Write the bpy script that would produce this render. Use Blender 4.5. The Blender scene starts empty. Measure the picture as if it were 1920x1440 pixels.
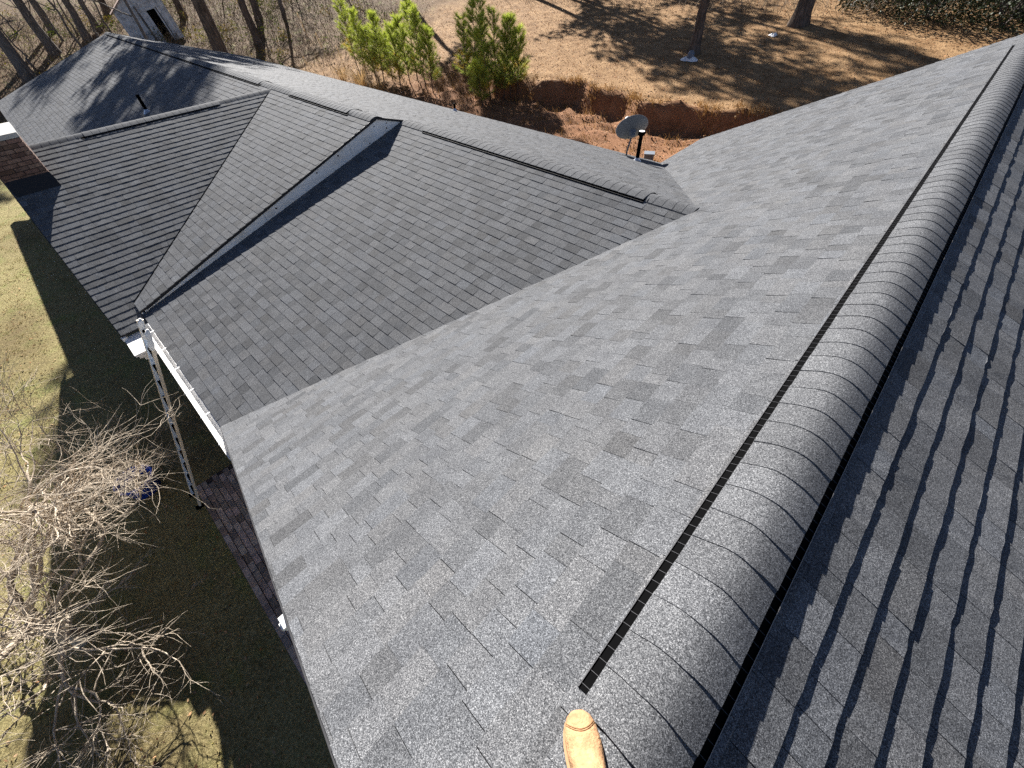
import bpy, bmesh, math, random
from mathutils import Vector, Matrix, noise as mnoise
R = math.radians
rnd = random.Random(7)
scn = bpy.context.scene
col = scn.collection

# ------------------------------------------------------------------ camera
CAM = Vector((-0.194, -0.510, 1.523))
def cam_axes(yaw, pitch, roll):
    a, b, c = R(yaw), R(pitch), R(roll)
    f = Vector((-math.sin(a)*math.cos(b), math.cos(a)*math.cos(b), math.sin(b)))
    r = Vector((math.cos(a), math.sin(a), 0)); u = r.cross(f)
    return math.cos(c)*r + math.sin(c)*u, -math.sin(c)*r + math.cos(c)*u, f
cr, cu, cf = cam_axes(46.238, -48.340, -3.651)
cd = bpy.data.cameras.new('camera'); cam = bpy.data.objects.new('camera', cd); col.objects.link(cam)
cd.sensor_width = 36; cd.lens = 36*759.3/1920; cd.clip_start = .02; cd.clip_end = 1500
cam.matrix_world = Matrix((( cr.x, cu.x, -cf.x, CAM.x), (cr.y, cu.y, -cf.y, CAM.y), (cr.z, cu.z, -cf.z, CAM.z), (0, 0, 0, 1)))
scn.camera = cam

# ------------------------------------------------------------------ sky, sun, exposure
SUN_EL, SUN_AZ = 29.8, 26.0          # the light travels towards +x, -y
sdir = Vector((-math.cos(R(SUN_EL))*math.cos(R(SUN_AZ)), math.cos(R(SUN_EL))*math.sin(R(SUN_AZ)), math.sin(R(SUN_EL))))
w = bpy.data.worlds.new('World'); scn.world = w; w.use_nodes = True
nt = w.node_tree; bg = nt.nodes['Background']
sky = nt.nodes.new('ShaderNodeTexSky'); sky.sky_type = 'NISHITA'; sky.sun_disc = False
sky.sun_elevation = R(SUN_EL); sky.sun_rotation = math.atan2(sdir.x, sdir.y)
sky.air_density = 0.36; sky.dust_density = 0.35; sky.ozone_density = 0.5; sky.altitude = 300
nt.links.new(sky.outputs[0], bg.inputs[0]); bg.inputs[1].default_value = 0.05
sl = bpy.data.lights.new('sun', 'SUN'); sl.energy = 5.0; sl.angle = R(0.5); sl.color = (1, .965, .915)
so = bpy.data.objects.new('sun', sl); col.objects.link(so)
so.rotation_euler = sdir.to_track_quat('Z', 'Y').to_euler()
scn.view_settings.view_transform = 'Standard'; scn.view_settings.look = 'None'
scn.view_settings.exposure = 1.70; scn.view_settings.gamma = 1
scn.render.engine = 'CYCLES'; scn.cycles.max_bounces = 6
scn.cycles.use_denoising = False

# ------------------------------------------------------------------ helpers
def tag(o, label=None, cat=None, group=None, kind=None):
    if label: o['label'] = label
    if cat: o['category'] = cat
    if group: o['group'] = group
    if kind: o['kind'] = kind
    return o
def empty(name, loc=(0, 0, 0), rot=(0, 0, 0)):
    o = bpy.data.objects.new(name, None); o.location = loc; o.rotation_euler = rot
    o.empty_display_size = .2; col.objects.link(o); return o
def mesh_obj(name, verts, faces, mat, parent=None, smooth=False, cols=None):
    """cols: one RGB per face, stored as a corner colour attribute 'tint'"""
    me = bpy.data.meshes.new(name); me.from_pydata([tuple(v) for v in verts], [], faces)
    if cols is not None:
        ca = me.color_attributes.new('tint', 'FLOAT_COLOR', 'CORNER')
        buf = []
        for f, c in zip(faces, cols): buf += [c[0], c[1], c[2], 1.0]*len(f)
        ca.data.foreach_set('color', buf)
    if smooth: me.polygons.foreach_set('use_smooth', [True]*len(me.polygons))
    if mat: me.materials.append(mat)
    me.update()
    o = bpy.data.objects.new(name, me); col.objects.link(o)
    if parent: o.parent = parent
    return o
class MB:
    def __init__(s): s.v = []; s.f = []; s.c = []
    def add(s, vs, fs, c=None):
        n = len(s.v); s.v += [tuple(v) for v in vs]; s.f += [tuple(i+n for i in f) for f in fs]
        s.c += [c or (1, 1, 1)]*len(fs)
    def box(s, lo, hi, M=None, c=None):
        x0, y0, z0 = lo; x1, y1, z1 = hi
        vs = [Vector(q) for q in ((x0,y0,z0),(x1,y0,z0),(x1,y1,z0),(x0,y1,z0),(x0,y0,z1),(x1,y0,z1),(x1,y1,z1),(x0,y1,z1))]
        if M: vs = [M @ q for q in vs]
        s.add(vs, [(3,2,1,0),(4,5,6,7),(0,1,5,4),(1,2,6,5),(2,3,7,6),(3,0,4,7)], c)
    def tube(s, pts, rad, n=6, c=None, caps=True):
        pts = [Vector(q) for q in pts]
        if not hasattr(rad, '__len__'): rad = [rad]*len(pts)
        vs = []; fs = []; side = None
        for i, q in enumerate(pts):
            d = (pts[min(i+1, len(pts)-1)] - pts[max(i-1, 0)])
            if d.length < 1e-9: d = Vector((0, 0, 1))
            d.normalize()
            if side is None: side = d.orthogonal().normalized()
            else:
                side = side - d*side.dot(d)
                side = side.normalized() if side.length > 1e-6 else d.orthogonal().normalized()
            b = d.cross(side)
            for k in range(n):
                a = 2*math.pi*k/n; vs.append(q + (side*math.cos(a) + b*math.sin(a))*rad[i])
        for i in range(len(pts)-1):
            for k in range(n):
                k2 = (k+1) % n; fs.append((i*n+k, i*n+k2, (i+1)*n+k2, (i+1)*n+k))
        if caps: fs += [tuple(range(n))[::-1], tuple(range((len(pts)-1)*n, len(pts)*n))]
        s.add(vs, fs, c)
    def lathe(s, prof, n=24, M=None, c=None):
        vs = []; fs = []
        for r, z in prof:
            for k in range(n):
                a = 2*math.pi*k/n; q = Vector((r*math.cos(a), r*math.sin(a), z)); vs.append(M @ q if M else q)
        for i in range(len(prof)-1):
            for k in range(n):
                k2 = (k+1) % n; fs.append((i*n+k, i*n+k2, (i+1)*n+k2, (i+1)*n+k))
        s.add(vs, fs, c)
    def build(s, name, mat, parent=None, smooth=False, cols=False):
        return mesh_obj(name, s.v, s.f, mat, parent, smooth, s.c if cols else None)

# ------------------------------------------------------------------ materials
def new_mat(name, rough=.8, spec=.3):
    m = bpy.data.materials.new(name); m.use_nodes = True
    b = m.node_tree.nodes['Principled BSDF']; b.inputs['Roughness'].default_value = rough
    b.inputs['Specular IOR Level'].default_value = spec
    return m, m.node_tree, b
def N(t, typ, **kw):
    n = t.nodes.new(typ)
    for k, v in kw.items():
        if k in n.inputs: n.inputs[k].default_value = v
        else: setattr(n, k, v)
    return n
def ramp(t, fac, stops, interp='LINEAR'):
    r = t.nodes.new('ShaderNodeValToRGB'); r.color_ramp.interpolation = interp
    els = r.color_ramp.elements
    while len(els) > 1: els.remove(els[0])
    for i, (p, c) in enumerate(stops):
        e = els[0] if i == 0 else els.new(p)
        e.position = p; e.color = tuple(c) + (1,) if len(c) == 3 else c
    t.links.new(fac, r.inputs[0]); return r.outputs[0]
def mix(t, a, b, fac, mode='MIX'):
    m = t.nodes.new('ShaderNodeMix'); m.data_type = 'RGBA'; m.blend_type = mode
    for sock, v in ((m.inputs[0], fac), (m.inputs[6], a), (m.inputs[7], b)):
        if hasattr(v, 'is_output'): t.links.new(v, sock)
        elif isinstance(v, (int, float)): sock.default_value = v
        else: sock.default_value = tuple(v) + (1,)
    return m.outputs[2]
def coords(t): return t.nodes.new('ShaderNodeTexCoord').outputs['Object']
def noise_tex(t, co, scale, detail=3, rough=.55, dist=0):
    n = N(t, 'ShaderNodeTexNoise', Scale=scale, Detail=detail, Roughness=rough, Distortion=dist)
    t.links.new(co, n.inputs['Vector']); return n.outputs['Fac']
def bump(t, b, h, strength=.3, dist=.01):
    n = N(t, 'ShaderNodeBump', Strength=strength, Distance=dist); t.links.new(h, n.inputs['Height']); t.links.new(n.outputs[0], b.inputs['Normal'])
def attr(t, name='tint'):
    a = t.nodes.new('ShaderNodeAttribute'); a.attribute_name = name; return a.outputs['Color']

def make_shingle():
    m, t, b = new_mat('asphalt_shingle', .85, .10); co = coords(t)
    v = N(t, 'ShaderNodeTexVoronoi', Scale=420.0); t.links.new(co, v.inputs['Vector'])
    sep = t.nodes.new('ShaderNodeSeparateColor'); t.links.new(v.outputs['Color'], sep.inputs[0])
    gran = ramp(t, sep.outputs[0], [(0, (.025, .026, .0288)), (.30, (.067, .0695, .0742)), (.62, (.126, .1295, .1355)), (.86, (.188, .191, .197)), (1, (.32, .323, .328))])
    clump = ramp(t, noise_tex(t, co, 150, 3, .75), [(.30, (.66, .66, .665)), (.70, (1.34, 1.34, 1.335))])
    big = ramp(t, noise_tex(t, co, 1.1, 4, .6), [(.3, (.95, .95, .955)), (.7, (1.04, 1.04, 1.035))])
    mid = ramp(t, noise_tex(t, co, 9, 3, .6), [(.3, (.90, .90, .90)), (.7, (1.10, 1.10, 1.09))])
    c = mix(t, gran, clump, 1, 'MULTIPLY'); c = mix(t, c, big, 1, 'MULTIPLY'); c = mix(t, c, mid, 1, 'MULTIPLY')
    c = mix(t, c, attr(t), 1, 'MULTIPLY')
    t.links.new(c, b.inputs['Base Color'])
    if 'Diffuse Roughness' in b.inputs: b.inputs['Diffuse Roughness'].default_value = .45
    h = mix(t, sep.outputs[1], noise_tex(t, co, 160, 2), .5)
    bump(t, b, h, .25, .0012)
    return m
def flat(name, c, rough=.6, spec=.4, metal=0, nz=0, nscale=8, bumps=0, bscale=60):
    m, t, b = new_mat(name, rough, spec); b.inputs['Metallic'].default_value = metal
    if nz or bumps: co = coords(t)
    if nz:
        f = ramp(t, noise_tex(t, co, nscale, 5, .65), [(.3, tuple(k*(1-nz) for k in c)), (.7, tuple(min(1, k*(1+nz)) for k in c))])
        t.links.new(f, b.inputs['Base Color'])
    else: b.inputs['Base Color'].default_value = tuple(c) + (1,)
    if bumps: bump(t, b, noise_tex(t, co, bscale, 3), bumps, .01)
    return m
def tinted(name, c, rough=.8, spec=.2, nz=.2, nscale=10, trans=0):
    m, t, b = new_mat(name, rough, spec); co = coords(t)
    f = ramp(t, noise_tex(t, co, nscale, 4, .6), [(.3, tuple(k*(1-nz) for k in c)), (.7, tuple(k*(1+nz) for k in c))])
    f = mix(t, f, attr(t), 1, 'MULTIPLY'); t.links.new(f, b.inputs['Base Color'])
    if trans:
        tr = t.nodes.new('ShaderNodeBsdfTranslucent'); t.links.new(f, tr.inputs[0])
        mx = t.nodes.new('ShaderNodeMixShader'); mx.inputs[0].default_value = trans
        t.links.new(b.outputs[0], mx.inputs[1]); t.links.new(tr.outputs[0], mx.inputs[2])
        t.links.new(mx.outputs[0], t.nodes['Material Output'].inputs[0])
    return m
def make_bark(name, dark, light, vs=9):
    m, t, b = new_mat(name, .9, .15); co = coords(t)
    mp = N(t, 'ShaderNodeMapping'); mp.inputs['Scale'].default_value = (1, 1, .22); t.links.new(co, mp.inputs[0])
    n = noise_tex(t, mp.outputs[0], vs, 6, .7, .6)
    c = ramp(t, n, [(.32, dark), (.66, light)]); t.links.new(c, b.inputs['Base Color']); bump(t, b, n, .8, .04)
    return m
def make_wood():
    m, t, b = new_mat('primed_board', .7, .3); co = coords(t)
    mp = N(t, 'ShaderNodeMapping'); mp.inputs['Scale'].default_value = (6, .8, 8); t.links.new(co, mp.inputs[0])
    g = ramp(t, noise_tex(t, mp.outputs[0], 3, 5, .6, .8), [(.35, (.80, .77, .72)), (.62, (.92, .91, .88))])
    st = ramp(t, noise_tex(t, co, 2.3, 4, .65), [(.45, (1, 1, 1)), (.75, (.88, .82, .74))])
    t.links.new(mix(t, g, st, 1, 'MULTIPLY'), b.inputs['Base Color']); return m
def make_ground():
    m, t, b = new_mat('lawn_and_litter', .95, .1); co = coords(t)
    big = noise_tex(t, co, .22, 5, .62); med = noise_tex(t, co, 1.3, 6, .68); fine = noise_tex(t, co, 22, 6, .75, .3); grit = noise_tex(t, co, 75, 3, .7)
    straw = ramp(t, fine, [(.28, (.090, .075, .032)), (.5, (.28, .235, .108)), (.72, (.48, .42, .22))])
    green = ramp(t, fine, [(.28, (.075, .092, .025)), (.55, (.23, .255, .080)), (.75, (.40, .42, .17))])
    soil = ramp(t, fine, [(.3, (.035, .020, .013)), (.55, (.10, .055, .034)), (.75, (.17, .105, .07))])
    c = mix(t, straw, green, ramp(t, med, [(.50, (0, 0, 0)), (.68, (.75, .75, .75))]))
    c = mix(t, c, soil, ramp(t, big, [(.50, (0, 0, 0)), (.70, (.6, .6, .6))]))
    # region masks carried by the mesh: r = bare clay, g = leaf-littered woods, b = bare soil beside the house
    sp = t.nodes.new('ShaderNodeSeparateColor'); t.links.new(attr(t, 'region'), sp.inputs[0])
    tan = ramp(t, fine, [(.28, (.12, .070, .034)), (.5, (.35, .22, .115)), (.74, (.56, .39, .21))])
    tan = mix(t, tan, ramp(t, med, [(.35, (.62, .55, .48)), (.62, (1.08, 1.06, 1.04))]), 1, 'MULTIPLY')
    woods = ramp(t, fine, [(.28, (.030, .021, .012)), (.48, (.12, .080, .045)), (.60, (.25, .16, .09)), (.80, (.36, .27, .18))])
    wg = mix(t, woods, green, ramp(t, med, [(.55, (0, 0, 0)), (.7, (.8, .8, .8))]))
    clay = ramp(t, mix(t, fine, med, .4), [(.30, (.080, .032, .016)), (.52, (.28, .14, .072)), (.75, (.52, .32, .19))])
    c = mix(t, c, tan, sp.outputs[2]); c = mix(t, c, wg, sp.outputs[1]); c = mix(t, c, clay, sp.outputs[0])
    gr = ramp(t, grit, [(.3, (.62, .62, .62)), (.7, (1.32, 1.32, 1.3))]); c = mix(t, c, gr, 1, 'MULTIPLY')
    t.links.new(c, b.inputs['Base Color'])
    bump(t, b, mix(t, fine, grit, .5), .9, .05); return m
def make_brick(name, c1, c2):
    m, t, b = new_mat(name, .9, .15); co = coords(t)
    f = ramp(t, noise_tex(t, co, 14, 5, .7), [(.3, c1), (.7, c2)])
    f = mix(t, f, attr(t), 1, 'MULTIPLY'); t.links.new(f, b.inputs['Base Color']); bump(t, b, noise_tex(t, co, 60, 4), .5, .006); return m

M_SH = make_shingle()
M_BLK = flat('black_plastic', (.002, .002, .0022), .8, .02)
M_FIN = flat('dark_plastic_rib', (.06, .06, .065), .7, .2)
M_LIP = flat('sunlit_vent_lip', (.22, .21, .20), .6, .3)  # sun highlight on the black lip, painted as a paler grey
M_DECK = flat('roof_underlay', (.03, .03, .033), .9, .1)
M_DRIP = flat('dark_drip_edge', (.02, .02, .022), .6, .3)
M_WHITE = flat('white_paint', (.80, .79, .77), .5, .4, nz=.06, nscale=5)
M_WOOD = make_wood()
M_KNOT = flat('wood_knot', (.05, .028, .015), .8, .2)
M_BRICK = make_brick('brown_brick', (.095, .058, .048), (.215, .14, .11))
M_PAVER = make_brick('paving_brick', (.34, .27, .225), (.54, .44, .375))
M_MORT = flat('mortar', (.035, .028, .025), .95, .1, nz=.2, nscale=30)
M_MORT2 = flat('joint_sand', (.07, .055, .048), .95, .1, nz=.2, nscale=30)
M_CONC = flat('concrete', (.40, .39, .37), .9, .2, nz=.15, nscale=6, bumps=.3)
M_ALU = flat('aluminium', (.62, .62, .64), .32, .5, metal=.9, nz=.08, nscale=20)
M_GOLD = flat('pale_amber_rail', (.78, .66, .50), .45, .4, nz=.12, nscale=10)
M_GROUND = make_ground()
M_BARK = make_bark('pine_bark', (.035, .025, .018), (.20, .15, .115))
M_GBARK = make_bark('grey_bark', (.055, .048, .042), (.23, .20, .175), 12)
M_PALE = make_bark('pale_branch_bark', (.30, .235, .17), (.70, .60, .47), 16)
M_NEED = tinted('pine_needles', (.35, .42, .09), .6, .3, .35, 3, .35)
M_DNEED = tinted('dark_pine_needles', (.035, .055, .018), .7, .3, .3, 1, .25)
M_LEAF = tinted('dry_leaves', (.30, .20, .115), .8, .2, .25, 3, .15)
M_DLEAF = tinted('evergreen_leaves', (.020, .030, .011), .6, .2, .4, 2, .1)
M_TWIG = tinted('dry_twigs', (.20, .155, .11), .9, .15, .3, 4)
M_STRAW = tinted('dead_grass', (.42, .30, .16), .8, .2, .2, 5, .25)

# ------------------------------------------------------------------ the terrain
def SS(t, a, b):
    t = max(0., min(1., (t-a)/(b-a))); return t*t*(3-2*t)
def softp(d, k): return d if d/k > 30 else k*math.log1p(math.exp(d/k))
def bank_y(x): return 20.4 + .35*math.sin(x*.7) + .2*math.sin(x*1.9+1)
def gz0(x, y):
    z = -5.6 + .35*SS(y, 1, 11) + .13*softp(-36-x, 3) - .07*softp(-70-x, 4)
    t = SS(x, -27, -21); yb = bank_y(x)
    z += .95*(t*SS(y, yb-.35, yb+.15) + (1-t)*SS(y, 12.5, 21))
    z += .14*softp(y-21, 1.5) - .08*softp(y-50, 4)
    return z
def gz(x, y):
    z = gz0(x, y)
    rough = .02
    if y > 13.5 and x > -30: rough = .02 + .24*SS(y, 13.5, 16)*(1-SS(y, 20.6, 21.8))
    if x < -33: rough = .09
    z += rough*mnoise.noise(Vector((x*1.3, y*1.3, 0))) + .5*rough*mnoise.noise(Vector((x*4.1, y*4.1, 3)))
    return z
def build_ground():
    def axis(lo, hi, dense):
        out = []; q = lo
        while q < hi:
            out.append(q); st = 30.
            for a, b, s in dense:
                if a <= q < b: st = min(st, s)
                else:
                    d = min(abs(q-a), abs(q-b)); st = min(st, max(s, d*.35))
            q += st
        return out + [hi]
    xs = axis(-600, 400, [(-75, 5, .45)]); ys = axis(-300, 600, [(-11, -1, .4), (12, 45, .45), (18.8, 21.6, .13)])
    vs = [(x, y, gz(x, y)) for y in ys for x in xs]; nx = len(xs)
    fs = [(j*nx+i, j*nx+i+1, (j+1)*nx+i+1, (j+1)*nx+i) for j in range(len(ys)-1) for i in range(nx-1)]
    o = mesh_obj('ground', vs, fs, M_GROUND, smooth=True)
    ca = o.data.color_attributes.new('region', 'FLOAT_COLOR', 'POINT'); buf = []
    for x, y, z in vs:
        n = mnoise.noise(Vector((x*.35, y*.35, 7))); yb = bank_y(x)
        clay = SS(x, -30, -24)*SS(y+n*.8, 12.5, 14.5)*(1-SS(y+n*.25, yb+.05, yb+.5))
        woods = max(SS(-x+4*n, 34, 42), SS(y+4*n, 33, 41)*.8)
        tan = SS(y, 12, 14)
        if y > yb: tan = 1
        buf += [clay, woods*(1-clay), tan, 1]
    ca.data.foreach_set('color', buf)
    tag(o, 'dormant straw and green lawn rising to a leaf covered back yard', 'ground', kind='structure')
build_ground()

# ------------------------------------------------------------------ house roof geometry (z = 0 is the near ridge)
TA = .505; TB = .44; Y0, Y1 = -1.007, 12.17; XE_, ZE = -5.19, -2.62       # near ridge wing: near rake, far rake, eave
X2, YR2, ZR2 = -2.131, 4.982, -1.0756                            # where the second ridge meets slope A
TC = (ZR2-ZE)/(YR2-Y0); YD = 10.02; TD = (ZR2-ZE)/(YD-YR2)
XS = -8.737; YR3 = 4.33; ZR3 = ZR2 + TD*(YR2-YR3); ZEE = ZE+.075; TE = (ZR3-ZEE)/(YR3-Y0); XW = -30.68
XF, ZF, TF, YF, XFB = -13.218, -.918, .395, -1.442, -8.60
ZFB = ZF - TF*(XFB-XF)
house = empty('house', (-8, 4, -5.5))
tag(house, 'brick ranch house with grey shingled gable roofs and ridge vents', 'house')
HM = Matrix.Translation(-Vector(house.location))
def hpart(o, parent=None):
    """geometry is written in world coordinates; keep it there under the house"""
    o.parent = parent or house
    o.matrix_parent_inverse = HM
    return o

class Slope:
    def __init__(s, name, O, e, up, planes, label=None):
        s.name, s.O, s.e, s.s, s.planes = name, Vector(O), Vector(e).normalized(), Vector(up).normalized(), planes
        s.n = s.e.cross(s.s); s.n = -s.n if s.n.z < 0 else s.n
        s.label = label
    def uv(s, P): d = Vector(P)-s.O; return d.dot(s.e), d.dot(s.s)
    def at(s, u, v, h=0): return s.O + s.e*u + s.s*v + s.n*h
def half(a, b, inside):
    """half-plane through 2-D points a, b that contains the 2-D point inside"""
    nx, ny = b[1]-a[1], a[0]-b[0]; k = nx*a[0]+ny*a[1]
    if nx*inside[0]+ny*inside[1] > k: nx, ny, k = -nx, -ny, -k
    return nx, ny, k
def clip(poly, planes):
    for nx, ny, k in planes:
        out = []; n = len(poly)
        for i in range(n):
            p, q = poly[i], poly[(i+1) % n]; dp, dq = nx*p[0]+ny*p[1]-k, nx*q[0]+ny*q[1]-k
            if dp <= 0: out.append(p)
            if (dp < 0 < dq) or (dq < 0 < dp):
                f = dp/(dp-dq); out.append((p[0]+f*(q[0]-p[0]), p[1]+f*(q[1]-p[1])))
        poly = out
        if len(poly) < 3: return []
    return poly
def region(sl, pts3):
    """convex polygon of 3-D points -> half planes, plus bounds"""
    q = [sl.uv(P) for P in pts3]; c = (sum(a for a, b in q)/len(q), sum(b for a, b in q)/len(q))
    return q, [half(q[i], q[(i+1) % len(q)], c) for i in range(len(q))]
A = lambda x, y: (x, y, TA*x)
B = lambda x, y: (x, y, -TB*x)
CC = lambda x, y: (x, y, ZR2-TC*(YR2-y))
EE = lambda x, y: (x, y, ZR3-TE*(YR3-y))
DD = lambda x, y: (x, y, ZR2-TD*(y-YR2))
FF = lambda x, y: (x, y, ZF-TF*(x-XF))
F2 = lambda x, y: (x, y, ZF-TF*(XF-x))
yFv = YR3 - (ZR3-ZF)/TE                                           # where the cross ridge dies into the slope
xFe = XF + (ZF-ZEE)/TF; xFw = 2*XF - xFe
slA = ('A', Slope('A', A(XE_, 0), (0, 1, 0), (1, 0, TA), None), [
    [A(XE_, Y0), A(0, Y0), A(0, YR2), A(X2, YR2)],
    [A(X2, YR2), A(0, YR2), A(0, YD), A(XE_, YD)],
    [A(XE_, YD), A(0, YD), A(0, Y1), A(XE_-.03, Y1)]])
slB = ('B', Slope('B', B(5.2, 0), (0, 1, 0), (-1, 0, TB), None), [[B(0, Y0), B(5.2, Y0), B(5.2, Y1), B(0, Y1)]])
slC = ('C', Slope('C', CC(0, Y0), (1, 0, 0), (0, 1, TC), None), [[CC(XS-.02, Y0), CC(XE_, Y0), CC(X2, YR2), CC(XS-.02, YR2)]])
slE = ('E', Slope('E', EE(0, Y0), (1, 0, 0), (0, 1, TE), None), [[EE(xFe+.05, Y0), EE(XS+.035, Y0), EE(XS+.035, YR3), EE(XF+.05, YR3), EE(XF+.05, yFv)]])  # gap left along the valley to draw its dark shadow line
slH = ('H', Slope('H', EE(0, Y0), (1, 0, 0), (0, 1, TE), None), [[EE(XW, Y0), EE(xFw, Y0), EE(XF, yFv), EE(XF, YR3), EE(XW, YR3)]])
slD = ('D', Slope('D', DD(0, YD), (1, 0, 0), (0, -1, TD), None), [
    [DD(XS+.035, YD), DD(XE_, YD), DD(X2, YR2), DD(XS+.035, YR2)], [DD(XW, YD), DD(XS+.035, YD), DD(XS+.035, YR3), DD(XW, YR3)]])
slF = ('F', Slope('F', FF(XFB, 0), (0, 1, 0), (-1, 0, TF), None), [[FF(XF, YF), FF(xFe, YF), FF(xFe, Y0), FF(XF, yFv)], [FF(xFe, YF), FF(XFB, YF), FF(XFB, Y0-.02), FF(xFe, Y0)]])
slG = ('G', Slope('G', F2(2*XF-XFB, 0), (0, 1, 0), (1, 0, TF), None), [[F2(xFw, YF), F2(xFw, Y0), F2(XF, yFv), F2(XF, YF)], [F2(2*XF-XFB, YF), F2(2*XF-XFB, Y0), F2(xFw, Y0), F2(xFw, YF)]])

DECK_LABEL = {'A': 'sunlit near slope below the long ridge', 'B': 'slope beyond the long ridge in raking light', 'C': 'darker slope between valley and white fascia',
              'D': 'rear slope falling to the back yard', 'E': 'narrow raised slope beside the white fascia', 'H': 'far slope striped by tree shadows',
              'F': 'cross gable slope in front of the chimney', 'G': 'hidden side of the cross gable'}
EXPO = .1435
pieces = []       # (distance, verts, faces, tint)
decks = {}
for key, sl, regs in (slA, slB, slC, slE, slH, slD, slF, slG):
    deck = MB(); gen = random.Random(sum(map(ord, key))*13)
    lift = .006 if key in 'FG' else .003 if key == 'A' else 0
    hs = [region(sl, r) for r in regs]
    umin = min(q[0] for h in hs for q in h[0]); umax = max(q[0] for h in hs for q in h[0])
    vmax = max(q[1] for h in hs for q in h[0])
    for q, pl in hs:     # the deck under the shingles: a slab 3 cm thick
        n = len(q); top = [sl.at(u, v, -.002) for u, v in q]; bot = [sl.at(u, v, -.035) for u, v in q]
        deck.add(top+bot, [tuple(range(n)), tuple(range(2*n-1, n-1, -1))] + [(i, (i+1) % n, n+(i+1) % n, n+i) for i in range(n)])
    d = hpart(deck.build('roof_slope', M_DECK)); d['label'] = DECK_LABEL[key]; decks[key] = d
    ncourse = int(vmax/EXPO)+1
    for ci in range(ncourse):
        u = umin - gen.random()*.3; v0 = ci*EXPO; tooth = gen.random() < .5
        wander = gen.random()*6
        while u < umax:
            wd = gen.uniform(.12, .29) if tooth else gen.uniform(.09, .21)
            t = ((.0092 if tooth else .0081) if key in 'BF' else (.0078 if tooth else .0052))*gen.uniform(.9, 1.12); gp = .0030 if gen.random() < .6 else .0010; v1 = v0+EXPO+.006
            fr = [(u, gen.uniform(-.002, .002))]
            nseg = 3 if key in 'ABF' else 1
            for k in range(1, nseg): fr.append((u+wd*k/nseg+gen.uniform(-.01, .01), gen.uniform(-.0045, .004)))
            fr.append((u+wd-gp, gen.uniform(-.002, .002)))
            quad = [(a, v0+b) for a, b in fr] + [(u+wd-gp, v1), (u, v1)]
            r = gen.random()
            tone = gen.gauss(1.06, .05) if r < .54 else gen.gauss(.92, .05) if r < .82 else gen.gauss(.79, .05)
            wm = gen.gauss(0, .009); tint = (tone*(1+wm), tone, tone*(1.012-wm*1.3))
            tj = [gen.uniform(-.0014, .0018) for _ in quad]
            for q, pl in hs:
                pg = clip(quad, pl)
                if not pg: continue
                ar = abs(sum(pg[i][0]*pg[(i+1) % len(pg)][1]-pg[(i+1) % len(pg)][0]*pg[i][1] for i in range(len(pg))))/2
                if ar < 2e-4: continue
                vs = []; n = len(pg)
                for i, (a, b) in enumerate(pg):
                    f = min(1, max(0, (b-v0)/(v1-v0))); h = lift + t*(1-f) + .0005*f
                    if f < .1: h += tj[i % len(tj)]
                    vs.append(sl.at(a, b, h))
                for a, b in pg: vs.append(sl.at(a, b, -.0015))
                fs = [tuple(range(n))] + [(i, n+i, n+(i+1) % n, (i+1) % n) for i in range(n)]
                cen = sl.at(sum(a for a, b in pg)/n, v0+EXPO/2)
                dv = cen-CAM; zc = dv.dot(cf); vis = False
                if zc > .1:
                    px = dv.dot(cr)/zc*759.3; py = dv.dot(cu)/zc*759.3; vis = abs(px) < 990 and abs(py) < 750
                size = ar*abs(dv.normalized().dot(sl.n))/max(zc, .1)**2 if vis else 0
                pieces.append((size, vs, fs, tint, key))
            u += wd; tooth = not tooth
pieces.sort(key=lambda q: -q[0])
for size, vs, fs, tint, key in pieces[:300]:
    o = mesh_obj('shingle', vs, fs, M_SH, cols=[tint]*len(fs)); o.parent = decks[key]
field = MB()
for size, vs, fs, tint, key in pieces[300:]: field.add(vs, fs, tint)
fo = hpart(field.build('shingle_field', M_SH, cols=True)); fo['kind'] = 'stuff'

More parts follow.
